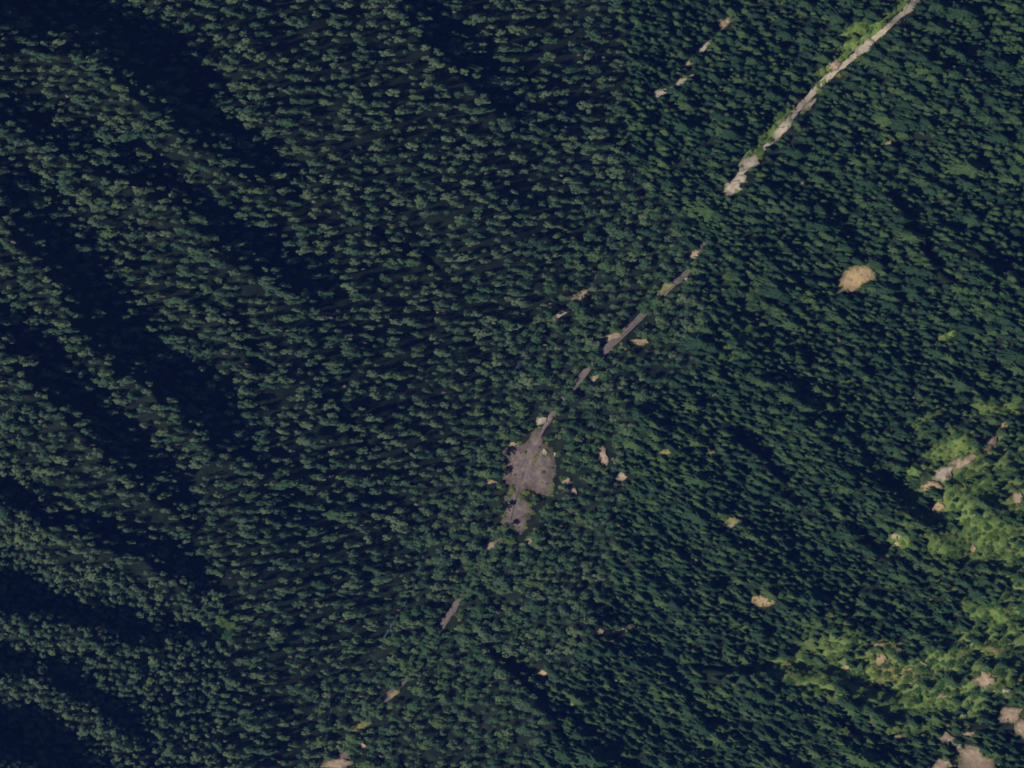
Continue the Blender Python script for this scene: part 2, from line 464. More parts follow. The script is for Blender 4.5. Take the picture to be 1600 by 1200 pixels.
# ------------------------------------------------------------------ bare and grassy ground
for k_, (i0, i1, lb) in enumerate([(24, 27, 'green verge along the lower end of the bright cutting'), (27, 30, 'green verge along the middle of the bright cutting'), (29, 32, 'green verge along the top of the bright cutting')]):
    vp = [(q[0] - 8, q[1] - 7) for q in ROAD[i0:i1]]
    vo, _ = strip('verge', vp, [-6, -3, 0, 3, 6], M['meadow'], 0.8, wob=3.0, zoff=[-1.2, 0, 0, 0, -1.2])
    tag(vo, lb, kind='structure')
    mark(lambda A, B: near_line(A, B, vp, 7), (min(q[0] for q in vp) - 10, min(q[1] for q in vp) - 10, max(q[0] for q in vp) + 10, max(q[1] for q in vp) + 10), 2)
patch('gravel_clearing', [(786, 702), (800, 688), (822, 690), (834, 668), (848, 660), (850, 690), (868, 708), (870, 745), (864, 772), (848, 780), (834, 766), (812, 772), (796, 770), (785, 752), (784, 724)],
      M['gravel'], 'broad purple brown gravel clearing the road runs through', 0.25, rough=0.05)
patch('gravel_clearing', [(788, 770), (806, 764), (820, 778), (836, 800), (827, 815), (814, 836), (798, 826), (782, 816), (789, 795)],
      M['gravel'], 'smaller gravel clearing just below the broad one', 0.3, rough=0.06)
PATCHES = [
    # name, shape, material, label
    ('earth_patch', [(1310, 456), (1312, 440), (1320, 420), (1336, 416), (1352, 412), (1372, 428), (1371, 438), (1350, 443), (1337, 455)], 'tan', 'large tan patch of bare earth alone on the eastern slope'),
    ('earth_patch', ell(1388, 224, 8, 6), 'tan', 'small tan patch of bare earth above the large one'),
    ('earth_patch', ell(1582, 269, 10, 5), 'olive', 'small olive patch near the upper right edge'),
    ('earth_patch', ell(1190, 938, 19, 9), 'tan', 'tan patch of bare earth left of the lower meadow'),
    ('earth_patch', ell(1146, 814, 14, 9), 'olive', 'small yellowish patch in the dense firs'),
    ('earth_patch', ell(1142, 822, 8, 3), 'pale', 'thin pale patch below the small yellowish one'),
    ('earth_patch', ell(1108, 706, 9, 3), 'olive', 'thin yellow strip of bare slope among dark firs'),
    ('earth_patch', ell(1041, 706, 8, 5), 'olive', 'small dim yellow patch west of the thin yellow strip'),
    ('earth_patch', ell(1455, 760, 19, 9), 'tan', 'tan patch at the lower end of the scree chain'),
    ('earth_patch', ell(1474, 740, 20, 10, -0.3), 'pale', 'pale scree patch in the middle of the chain'),
    ('earth_patch', ell(1505, 722, 21, 9, -0.3), 'pink', 'pinkish scree patch of the chain'),
    ('earth_patch', ell(1551, 685, 10, 16, 0.2), 'pink', 'upright pinkish scree patch at the top of the chain'),
    ('earth_patch', ell(1545, 704, 7, 9), 'tan', 'tan scree patch just below the upright one'),
    ('earth_patch', ell(1570, 664, 6, 5), 'tan', 'smallest scree patch above the chain'),
    ('earth_patch', ell(1462, 792, 12, 10, -0.4), 'tan', 'tan patch beside a dark gully below the scree chain'),
    ('earth_patch', ell(1592, 778, 9, 12), 'pink', 'pinkish patch cut by the right edge'),
    ('earth_patch', ell(1400, 838, 9, 5), 'pink', 'upper of two small patches over the dark gully'),
    ('earth_patch', ell(1402, 850, 11, 4), 'tan', 'lower of two small patches over the dark gully'),
    ('earth_patch', ell(1520, 858, 5, 8), 'tan', 'small tan patch among bright bushes'),
    ('earth_patch', ell(1385, 1007, 28, 4), 'pink', 'long thin scree strip above the lower meadow'),
    ('earth_patch', ell(1375, 1030, 9, 10), 'tan', 'tan scree patch in the lower meadow'),
    ('earth_patch', ell(1405, 1017, 8, 5), 'pink', 'small pink scree patch at the end of the thin strip'),
    ('earth_patch', ell(1345, 1063, 14, 5), 'tan', 'tan patch at the lower edge of the meadow'),
    ('earth_patch', ell(1322, 1043, 5, 9, 0.4), 'tan', 'thin upright tan patch in the meadow'),
    ('earth_patch', ell(1417, 1045, 11, 4), 'pink', 'small pink patch right of the tan scree'),
    ('earth_patch', ell(1472, 1087, 9, 4), 'tan', 'small tan patch in the bright bushes'),
    ('earth_patch', ell(1537, 1061, 18, 12), 'pink', 'upper pink scree on the lower right slope'),
    ('earth_patch', ell(1552, 1076, 8, 7), 'pink', 'pale tail of the upper scree'),
    ('earth_patch', ell(1570, 1079, 11, 4), 'pale', 'thin pale ledge right of the upper scree'),
    ('earth_patch', ell(1580, 1118, 21, 11), 'pink', 'pink scree by the right edge'),
    ('earth_patch', ell(1596, 1138, 12, 15), 'pink', 'lower half of the scree by the right edge'),
    ('earth_patch', ell(1478, 1153, 14, 11), 'pink', 'pink scree at the head of the bottom scree'),
    ('earth_patch', ell(1516, 1147, 11, 5), 'pink', 'small pink scree above the bottom scree'),
    ('earth_patch', ell(1494, 1164, 10, 5, 0.4), 'pale', 'pale neck of the bottom scree'),
    ('earth_patch', [(1494, 1168), (1510, 1160), (1530, 1164), (1536, 1180), (1558, 1188), (1572, 1218), (1500, 1220), (1494, 1190)], 'pink', 'large pink scree at the bottom right'),
    ('earth_patch', ell(1470, 1197, 19, 11), 'pink', 'pink scree left of the large bottom one'),
    ('earth_patch', ell(1405, 1150, 8, 3), 'pink', 'thin dim patch among shaded firs'),
    ('earth_patch', ell(941, 712, 11, 19), 'pink', 'upright pinkish bare patch right of the gravel clearing'),
    ('earth_patch', ell(885, 753, 8, 6), 'pink', 'small pink patch just right of the gravel clearing'),
    ('earth_patch', ell(897, 767, 5, 5), 'pink', 'tiny pink patch below the small one'),
    ('earth_patch', ell(972, 745, 8, 7), 'pink', 'dim brown patch right of the upright pink one'),
    ('earth_patch', ell(978, 983, 19, 9, -0.35), 'pink', 'pinkish bare patch above the thin dark ravine'),
    ('earth_patch', ell(939, 987, 5, 5), 'pink', 'tiny reddish patch beside the pinkish one'),
    ('earth_patch', ell(848, 1052, 8, 5), 'tan', 'small tan patch at the head of the thin dark ravine'),
    ('earth_patch', ell(893, 1097, 5, 6), 'olive', 'tiny pale patch beside the thin dark ravine'),
    ('earth_patch', ell(999, 535, 15, 6), 'tan', 'pale grassy patch right of the road bend'),
    ('earth_patch', ell(958, 527, 24, 6, -0.25), 'pink', 'pinkish verge left of the road bend'),
    ('earth_patch', ell(845, 658, 12, 6, -0.3), 'pale', 'pale pull-in beside the road above the clearing'),
    ('earth_patch', ell(765, 752, 12, 4), 'tan', 'orange earth strip left of the gravel clearing'),
    ('earth_patch', ell(766, 853, 13, 5, -0.5), 'pink', 'pinkish bank below the gravel clearing'),
    ('earth_patch', ell(828, 845, 5, 9), 'pink', 'small upright bank right of the bright bush'),
    ('earth_patch', ell(802, 694, 10, 4), 'tan', 'tan top edge of the gravel clearing'),
    ('earth_patch', ell(1040, 450, 14, 8, -0.6), 'olive', 'dry grass verge on the inside of the road'),
    ('earth_patch', ell(1085, 398, 8, 10, 0.4), 'pink', 'pinkish cutting beside the upper road'),
    ('earth_patch', ell(930, 590, 9, 5, -0.6), 'pink', 'pinkish shoulder beside the road'),
    ('earth_patch', ell(617, 1083, 14, 5, -0.6), 'tan', 'tan bank beside the lower road'),
    ('earth_patch', ell(566, 1133, 16, 6, -0.4), 'olive', 'grassy bank where the lower road turns'),
    ('earth_patch', ell(506, 1172, 6, 7), 'olive', 'small pale bank by the creek at the bottom'),
    ('earth_patch', ell(530, 1194, 26, 9), 'pink', 'pinkish gravel apron at the bottom edge'),
    ('earth_patch', ell(566, 1164, 7, 4), 'pink', 'small pink bank above the gravel apron'),
    # pale creek bed and road cutting, upper right
    ('gravel_bar', ell(1147, 292, 13, 11, -0.5), 'pale', 'pale gravel bar at the lower end of the bright road cutting'),
    ('gravel_bar', ell(1152, 282, 17, 8, -0.4), 'pale', 'pale gravel mound above the lowest bar'),
    ('gravel_bar', ell(1172, 255, 21, 9, -0.5), 'pale', 'pale gravel bar below the bright green bank'),
    ('gravel_bar', ell(1222, 203, 26, 9, -0.85), 'pale', 'long pale gravel bar in the bright road cutting'),
    ('gravel_bar', ell(1263, 166, 18, 7, -0.6), 'pale', 'thin pale gravel bar along the cutting'),
    ('gravel_bar', ell(1303, 102, 9, 10, 0.3), 'pink', 'brown slip beside the upper cutting'),
    ('gravel_bar', ell(1350, 75, 18, 8, -0.7), 'pale', 'pale verge of the upper cutting'),
    ('gravel_bar', ell(1422, 12, 18, 8, -0.7), 'pale', 'pale verge where the cutting leaves the top edge'),
    ('gravel_bar', ell(1031, 146, 21, 7, -0.5), 'pale', 'pale gravel bar of the creek among dark firs'),
    ('gravel_bar', ell(1060, 131, 23, 5, -0.5), 'pale', 'thin pale gravel bar of the creek, upper half'),
    ('gravel_bar', ell(1100, 72, 18, 5, -0.8), 'pale', 'thin pale gravel bar of the creek below the topmost one'),
    ('gravel_bar', ell(1075, 98, 6, 7, 0.5), 'pink', 'small pinkish gravel bar of the creek'),
    ('gravel_bar', ell(1135, 30, 16, 9, -0.7), 'pink', 'pinkish gravel bar of the creek near the top edge'),
    ('gravel_bar', ell(872, 494, 20, 5, -0.5), 'pale', 'grey gravel bar of the creek in the pines'),
    ('gravel_bar', ell(908, 460, 21, 7, -0.4), 'pink', 'pinkish gravel bar of the creek in the pines'),
    # meadows
    ('meadow', ell(1203, 214, 22, 11, -0.6), 'meadow', 'bright green bank beside the long pale gravel bar'),
    ('meadow', ell(1183, 242, 16, 10, -0.5), 'meadow', 'bright green bank between two gravel bars'),
    ('meadow', ell(1342, 44, 40, 12, -0.25), 'meadow', 'bright green verge left of the upper cutting'),
    ('meadow', ell(1333, 72, 24, 12, -0.4), 'meadow', 'lower green verge left of the upper cutting'),
    ('meadow', ell(1280, 136, 18, 8, -0.75), 'meadow', 'small green verge of the cutting'),
    ('meadow', ell(1477, 526, 18, 6, -0.4), 'meadow', 'thin yellow green glade alone in the firs'),
    ('meadow', ell(1427, 738, 14, 10), 'meadow', 'yellow green glade left of the scree chain'),
    ('meadow', ell(1240, 1034, 44, 7, 0.05), 'meadow', 'long bright meadow strip above a dark gully'),
    ('meadow', ell(1300, 1010, 30, 7, 0.3), 'meadow', 'upper bright meadow strip'),
    ('meadow', ell(1395, 1050, 42, 18, 0.1), 'olive', 'broad yellow green meadow right of the strip'),
    ('meadow', ell(1450, 1092, 45, 20, 0.1), 'meadow', 'broad bright meadow on the lower right slope'),
    ('meadow', ell(1425, 1138, 45, 7, -0.1), 'meadow', 'bright meadow strip above shaded firs'),
    ('meadow', ell(1545, 960, 40, 14, 0.3), 'meadow', 'bright glade near the right edge'),
    ('meadow', ell(1560, 1015, 30, 14, 0.2), 'olive', 'yellow glade above the upper scree'),
    ('meadow', ell(1405, 845, 20, 14), 'meadow', 'green glade around two small patches'),
    ('meadow', ell(1480, 850, 40, 24, 0.2), 'meadow', 'green bushy glade below the scree chain'),
    ('meadow', ell(1550, 830, 45, 40), 'meadow', 'wide green glade at the right edge'),
    ('meadow', ell(1520, 770, 34, 16), 'meadow', 'green glade beside the scree chain'),
    ('meadow', ell(1485, 700, 36, 22), 'meadow', 'green glade above the scree chain'),
    ('meadow', ell(1560, 640, 40, 14), 'meadow', 'green glade at the top of the scree slope'),
    ('meadow', ell(352, 985, 24, 16), 'meadow', 'green hollow where two dark gullies meet'),
]
for nm, shp, mt, lb in PATCHES:
    is_m = nm == 'meadow'
    patch(nm, shp, M[mt], lb, 0.9 if is_m else 1.15, open_=not is_m, rough=0.16)
# bare patches win over the meadows they lie in
for nm, shp, mt, lb in PATCHES:
    if nm != 'meadow':
        xs = [p[0] for p in shp]; ys = [p[1] for p in shp]
        mark(lambda A, B: in_poly(A, B, shp), (min(xs), min(ys), max(xs), max(ys)), 1)

def is_near_open(u, v):
    r = is_open(u, v) == 1
    for du, dv in ((3, 0), (-3, 0), (0, 2), (0, -2)):
        r = r | (is_open(np.asarray(u) + du, np.asarray(v) + dv) == 1)
    return r
# ------------------------------------------------------------------ plant meshes (unit: metres, foot at origin)
def card(V, Fc, c, n, size, asp, r):
    n = n / (np.linalg.norm(n) + 1e-9)
    a = np.cross(n, [r.uniform(-1, 1), r.uniform(-1, 1), r.uniform(-1, 1)])
    a /= np.linalg.norm(a) + 1e-9
    b_ = np.cross(n, a)
    k = len(V)
    V += [c - a * size * asp, c - b_ * size * 0.6 - n * size * 0.12, c + a * size * asp, c + b_ * size * 0.6 - n * size * 0.12]
    Fc += [(k, k + 1, k + 2, k + 3)]

def tube(V, Fc, p0, p1, r0, r1, sides=5):
    p0 = np.array(p0, float); p1 = np.array(p1, float)
    d = p1 - p0; d /= np.linalg.norm(d)
    a = np.cross(d, [0.3, 0.9, 0.2]); a /= np.linalg.norm(a); b_ = np.cross(d, a)
    k = len(V)
    for p, r_ in ((p0, r0), (p1, r1)):
        for i in range(sides):
            t = 2 * math.pi * i / sides
            V.append(p + (a * math.cos(t) + b_ * math.sin(t)) * r_)
    for i in range(sides):
        j = (i + 1) % sides
        Fc.append((k + i, k + j, k + sides + j, k + sides + i))
    Fc.append(tuple(k + sides + i for i in range(sides)))

def build_mesh(name, V, Fc, material):
    me = bpy.data.meshes.new(name)
    me.from_pydata([tuple(map(float, p)) for p in V], [], Fc)
    me.materials.append(material)
    return me

# every plant is modelled 10 m tall with a crown radius of about 1 (x/y are scaled to the real spread)
def pine_mesh(seed, leafm):
    r = np.random.default_rng(seed)
    V = []; Fc = []
    lobes = []
    for i in range(10):
        a = i * 2.4 + r.uniform(-.7, .7); h = r.uniform(0.35, 0.82)
        rr = r.uniform(0.3, 0.85) * (1.15 - 0.55 * h)
        lobes.append((np.array([rr * math.cos(a), rr * math.sin(a), 10 * h]), r.uniform(0.22, 0.44)))
    lobes.append((np.array([0, 0, 9.0]), 0.34)); lobes.append((np.array([r.uniform(-.2, .2), r.uniform(-.2, .2), 7.8]), 0.42))
    for c, R in lobes:
        for k in range(26):
            d = r.normal(size=3); d[2] = abs(d[2]) * 0.9 - 0.25
            d /= np.linalg.norm(d)
            q = c + d * np.array([R, R, R * 3.0]) * r.uniform(0.65, 1.0)
            n = d + np.array([0, 0, 0.5]) + r.normal(size=3) * 0.35
            n = n * np.array([1, 1, 0.6])
            card(V, Fc, q, n, r.uniform(0.11, 0.19), 1.2, r)
    V = [np.array(p) for p in V]
    crown = build_mesh('crown', V, Fc, leafm)
    V2 = []; F2 = []
    tube(V2, F2, (0, 0, -1.2), (0.02, 0, 4.5), 0.075, 0.055, 6); tube(V2, F2, (0.02, 0, 4.5), (0, 0, 9.0), 0.055, 0.012, 6)
    for c, R in lobes[:7]:
        tube(V2, F2, (0, 0, c[2] - 1.0), tuple(c), 0.025, 0.01, 4)
    trunk = build_mesh('trunk', V2, F2, M['bark'])
    return crown, trunk

def fir_mesh(seed, leafm):
    r = np.random.default_rng(seed)
    V = []; Fc = []
    tiers = 13
    for t in range(tiers):
        f = t / (tiers - 1)
        z = 1.6 + 8.0 * f
        R = 1.12 * (1 - f) ** 1.0 + 0.06
        nb = 8 if f < 0.6 else 6
        for b_ in range(nb):
            a = 2 * math.pi * (b_ + 0.5 * (t % 2)) / nb + r.uniform(-.25, .25)
            L = R * r.uniform(0.72, 1.12)
            w = 0.135 * (1 - 0.5 * f) * r.uniform(0.8, 1.25) + 0.03
            d = np.array([math.cos(a), math.sin(a), 0]); s = np.array([-math.sin(a), math.cos(a), 0])
            droop = r.uniform(0.6, 1.4) * L
            zz = z + r.uniform(-.25, .25)
            p0 = np.array([0, 0, zz]); p1 = d * L * 0.55 + [0, 0, zz - 0.15 * droop]; p2 = d * L + [0, 0, zz - droop]
            k = len(V)
            V += [p0, p1 + s * w - [0, 0, 0.25], p1 + [0, 0, 0.1], p1 - s * w - [0, 0, 0.25], p2 + s * w * 0.35 - [0, 0, .1], p2 - s * w * 0.35 - [0, 0, .1]]
            Fc += [(k, k + 1, k + 2), (k, k + 2, k + 3), (k + 1, k + 4, k + 2), (k + 2, k + 4, k + 5), (k + 2, k + 5, k + 3)]
    tube(V, Fc, (0, 0, 9.2), (0, 0, 10.2), 0.05, 0.01, 4)
    crown = build_mesh('crown', V, Fc, leafm)
    V2 = []; F2 = []
    tube(V2, F2, (0, 0, -1.2), (0, 0, 9.3), 0.085, 0.015, 6)
    trunk = build_mesh('trunk', V2, F2, M['bark'])
    return crown, trunk

def broad_mesh(seed, leafm, low=False):
    r = np.random.default_rng(seed)
    V = []; Fc = []
    lobes = []
    for i in range(14):
        a = i * 2.4 + r.uniform(-.3, .3); rr = 0.72 * math.sqrt((i + 0.5) / 14)
        h = (0.78 - 0.45 * rr ** 2 + r.uniform(-.08, .08)) * 10
        lobes.append((np.array([rr * math.cos(a), rr * math.sin(a), h]), r.uniform(0.22, 0.36)))
    for c, R in lobes:
        for k in range(34):
            d = r.normal(size=3); d[2] = abs(d[2]) - 0.3
            d /= np.linalg.norm(d)
            q = c + d * np.array([R, R, R * (5.0 if low else 3.2)]) * r.uniform(0.6, 1.0)
            n = d + np.array([0, 0, 0.4]) + r.normal(size=3) * 0.5
            card(V, Fc, q, n, r.uniform(0.06, 0.115), 1.1, r)
    crown = build_mesh('crown', V, Fc, leafm)
    V2 = []; F2 = []
    tube(V2, F2, (0, 0, -1.2), (0, 0, 4.0), 0.07, 0.05, 6)
    for c, R in lobes[:9]:
        tube(V2, F2, (0, 0, 3.0), tuple(c), 0.04, 0.012, 4)
    trunk = build_mesh('trunk', V2, F2, M['bark'])
    return crown, trunk

def dead_mesh(seed):
    r = np.random.default_rng(seed)
    V = []; Fc = []
    for t in range(10):
        z = 2.5 + t * 0.72; R = 0.9 * (1 - t / 11)
        for b_ in range(5):
            a = r.uniform(0, 6.28)
            d = np.array([math.cos(a), math.sin(a), 0])
            L = R * r.uniform(0.5, 1.1)
            for q in range(4):
                card(V, Fc, d * L * (0.3 + 0.22 * q) + np.array([0, 0, z - 0.3 * q * L]), np.array([0, 0, 1]) + r.normal(size=3) * .5, 0.12, 1.2, r)
    crown = build_mesh('crown', V, Fc, M['dead'])
    V2 = []; F2 = []
    tube(V2, F2, (0, 0, -1.2), (0, 0, 10), 0.08, 0.012, 6)
    for i in range(14):
        a = r.uniform(0, 6.28); z = r.uniform(3, 9.5); L = 0.9 * (1 - z / 11)
        tube(V2, F2, (0, 0, z), (L * math.cos(a), L * math.sin(a), z - 0.2), 0.02, 0.006, 4)
    trunk = build_mesh('trunk', V2, F2, M['deadwood'])
    return crown, trunk

PROTO = {
    'pine': [pine_mesh(100 + i, M['pine_pale']) for i in range(4)] + [pine_mesh(110 + i, M['pine_green']) for i in range(4)],
    'fir': [fir_mesh(200 + i, M['fir']) for i in range(5)],
    'broad': [broad_mesh(300 + i, M['broad']) for i in range(4)],
    'shrub': [broad_mesh(400 + i, M['shrub'], True) for i in range(4)],
    'dead': [dead_mesh(500 + i) for i in range(3)],
}

# ------------------------------------------------------------------ where the plants stand
def scatter(box, sx, sy, jit, seed):
    r = np.random.default_rng(seed)
    u = np.arange(box[0], box[2], sx); v = np.arange(box[1], box[3], sy)
    U, V = np.meshgrid(u, v)
    U = U + (np.arange(len(v))[:, None] % 2) * sx * 0.5
    U = U + r.uniform(-jit, jit, U.shape) * sx; V = V + r.uniform(-jit, jit, V.shape) * sy
    return U.ravel(), V.ravel()

BOX = (-320, -270, 1920, 1470)
BORDER = [(960, -300), (968, 0), (985, 200), (1005, 300), (1085, 395), (1110, 470), (1085, 560), (1000, 660), (965, 760), (960, 900), (900, 1030), (850, 1100), (830, 1240), (800, 1500)]
bord_v = np.array([p[1] for p in BORDER]); bord_u = np.array([p[0] for p in BORDER])
def east_of(u, v):
    return np.asarray(u) > np.interp(v, bord_v, bord_u) + 14 * vnoise(u, v, 60, 5)

plants = []   # kind, variant, u, v, width px, depth px, height m
def in_gully(u, v):
    m = np.zeros(np.shape(u), bool)
    for pts, wd, k in EAST_BANDS:
        d, w, t = poly_dist(u, v, pts, wd)
        m |= (np.abs(d) < w * 0.38) & (t > 0.04) & (t < 0.96)
    return m
def creek_side(u, v):
    d, _, _ = poly_dist(u, v, CREEK)
    return -d

# pines
for zone in range(3):
    sx, sy = [(19, 13.5), (10.8, 9.8), (14, 11.5)][zone]
    u, v = scatter(BOX, sx, sy, 0.42, 40 + zone)
    small = (v > 850 + 0.2 * u + 30 * vnoise(u, v, 80, 3)) & (u < 345) | (u < 70) & (v > 640)
    cs = creek_side(u, v)
    east = east_of(u, v)
    mid = (cs > -35 + 60 * vnoise(u, v, 60, 9)) & ~east
    zn = np.where(small, 1, np.where(mid, 2, 0))
    keep = (zn == zone) & ~east & ~is_near_open(u, v) & ~in_gully(u, v) & (np.abs(cs) > 1.8)
    keep &= ~((is_open(u, v) == 2) & (rng.random(u.shape) < 0.8))
    keep &= rng.random(u.shape) > 0.06 + 0.10 * (vnoise(u, v, 45, 21) > 0.45)
    for a, b_, c in zip(u[keep], v[keep], cs[keep]):
        big = math.exp(random.gauss(0, 0.30))
        if zone == 0:
            w = 19 * big * random.uniform(0.75, 1.25); d = 10.4 * big ** 0.8 * random.uniform(0.85, 1.15); h = random.uniform(10, 14.5) * big ** 0.6; g = random.random() < 0.12 + 0.55 * math.exp(min(0.0, c) / 90)
        elif zone == 1:
            w = 12 * big; d = 10.0 * big; h = random.uniform(7, 10) * big ** 0.6; g = random.random() < 0.15
        else:
            w = 16.5 * big; d = 11.5 * big; h = random.uniform(9.5, 13.0) * big ** 0.6; g = random.random() < 0.7
        plants.append(['pine', random.randrange(4) + (4 if g else 0), a, b_, w, d, h])
# trees that hang over the hidden stretches of the road
hid = [q for q in road_line if q[0] < 1138 and not any(float(np.abs(poly_dist(np.array([q[0]]), np.array([q[1]]), [a0, a1])[0][0])) < 5 for a0, a1, _ in VISIBLE)]
for q in hid:
    for off in (-5.5, 4.5):
        a = q[0] + off + random.uniform(-2, 2); b_ = q[1] + 0.6 * off + random.uniform(-2, 2)
        if bool(is_near_open(np.array([a]), np.array([b_]))[0]): continue
        big = math.exp(random.gauss(0, 0.2))
        if bool(east_of(np.array([a]), np.array([b_]))[0]):
            plants.append(['fir', random.randrange(5), a, b_, 15 * big, 11 * big, random.uniform(8, 12)])
        else:
            plants.append(['pine', 4 + random.randrange(4), a, b_, 16 * big, 11.5 * big, random.uniform(7.5, 11)])
# firs
u, v = scatter(BOX, 9.6, 7.8, 0.65, 60)
keep = east_of(u, v) & ~is_near_open(u, v) & ~in_gully(u, v) & (rng.random(u.shape) > 0.85 * glade_at(u, v))
keep &= ~((is_open(u, v) == 2) & (rng.random(u.shape) < 0.95))
keep &= rng.random(u.shape) > 0.05 + 0.45 * (vnoise(u, v, 22, 22) > 0.6)
for a, b_ in zip(u[keep], v[keep]):
    big = math.exp(random.gauss(0, 0.42))
    clump = 1 + 0.3 * float(fbm(a, b_, 55, 91, 2))
    plants.append(['fir', random.randrange(5), a, b_, 17 * big * random.uniform(0.8, 1.2), 8.4 * big, random.uniform(7.5, 14) * big ** 0.6 * clump])
# broadleaf trees among the firs (brighter flecks), along the road and in the glades
u, v = scatter(BOX, 14, 12, 0.48, 61)
keep = east_of(u, v) & (is_open(u, v) != 1) & (rng.random(u.shape) < np.clip(0.02 + 0.05 * (fbm(u, v, 90, 33, 2) > 0.5) + 0.55 * glade_at(u, v), 0, 1))
for a, b_ in zip(u[keep], v[keep]):
    big = math.exp(random.gauss(0, 0.25))
    plants.append(['broad', random.randrange(4), a, b_, 15 * big, 12 * big, random.uniform(4.5, 8)])
# shrubs in the meadows and along the verges
u, v = scatter((900, -60, 1680, 1260), 9.5, 8.0, 0.45, 62)
op = is_open(u, v)
keep = (op != 1) & east_of(u, v) & (rng.random(u.shape) < np.where(op == 2, 0.8, np.maximum(0.85 * glade_at(u, v), 0)))
for a, b_ in zip(u[keep], v[keep]):
    big = math.exp(random.gauss(0, 0.3))
    plants.append(['shrub', random.randrange(4), a, b_, 9.5 * big, 7.0 * big, random.uniform(2.0, 4.8)])
EDGE_SHRUBS = [(818, 640), (842, 700), (855, 708), (800, 760), (812, 782), (828, 788), (795, 838), (802, 846), (788, 848), (812, 852), (850, 712), (835, 775), (822, 770), (848, 738), (790, 690),
               (970, 520), (1010, 505), (1030, 470), (1060, 452), (1092, 412), (718, 968), (722, 955), (655, 1055), (640, 1075), (570, 1128), (580, 1140), (556, 1140), (608, 1105), (1120, 350), (1128, 335), (800, 768), (843, 668), (868, 660), (795, 775), (780, 760)]
for a, b_ in EDGE_SHRUBS:
    big = math.exp(random.gauss(0, 0.3))
    plants.append(['shrub', random.randrange(4), a, b_, 10 * big, 8 * big, random.uniform(1.6, 3.2)])
EDGE = OPEN == 1
inner = EDGE.copy()
for dj, di in ((3, 0), (-3, 0), (0, 3), (0, -3)):
    inner &= np.roll(np.roll(EDGE, dj, 0), di, 1)
rim_j, rim_i = np.nonzero(EDGE & ~inner)
pick = rng.random(len(rim_j)) < 0.06
for j_, i_ in zip(rim_j[pick], rim_i[pick]):
    a, b_ = i_ * 2 - 400, j_ * 2 - 300
    if not (0 < a < 1600 and 0 < b_ < 1200): continue
    if min(math.hypot(a - q[0], b_ - q[1]) for q in road_line) < 6: continue
    big = math.exp(random.gauss(0, 0.35))
    plants.append(['shrub', random.randrange(4), a, b_, 6.5 * big, 5 * big, random.uniform(0.9, 2.2)])
core_j, core_i = np.nonzero(inner)
for k in rng.choice(len(core_j), min(len(core_j), 70), replace=False):
    a, b_ = core_i[k] * 2 - 400, core_j[k] * 2 - 300
    if not (0 < a < 1600 and 0 < b_ < 1200): continue
    if min(math.hypot(a - q[0], b_ - q[1]) for q in road_line) < 6: continue
    big = math.exp(random.gauss(0, 0.35))
    plants.append(['shrub', random.randrange(4), a, b_, 4.5 * big, 3.6 * big, random.uniform(0.8, 1.8)])
# dead trees
u, v = scatter(BOX, 60, 50, 0.5, 63)
keep = (is_open(u, v) != 1) & (rng.random(u.shape) < 0.55) & ((u < 1000) | (rng.random(u.shape) < 0.3))
for a, b_ in zip(u[keep], v[keep]):
    plants.append(['dead', random.randrange(3), a, b_, random.uniform(9, 15), random.uniform(4, 6.5), random.uniform(9, 14)])

# trees on the sunny side of open ground are young and low, as the lit openings show
lx, ly = -SUN_H.x, SUN_H.y          # light travels this way on the map (v runs down)
K = [k for k in range(len(plants)) if plants[k][0] in ('pine', 'fir', 'broad', 'dead')]
pu = np.array([plants[k][2] for k in K]); pv = np.array([plants[k][3] for k in K]); ph = np.array([plants[k][6] for k in K])
for dist in range(2, 44, 3):
    hit = is_open(pu + lx * dist, pv + ly * dist) >= 1
    ph = np.where(hit, np.minimum(ph, 3.4 + dist * S * 0.8), ph)
for k, h in zip(K, ph):
    if h < plants[k][6]:
        f = (h / plants[k][6]) ** 0.35
        plants[k][4] *= f; plants[k][5] *= f
    plants[k][6] = h

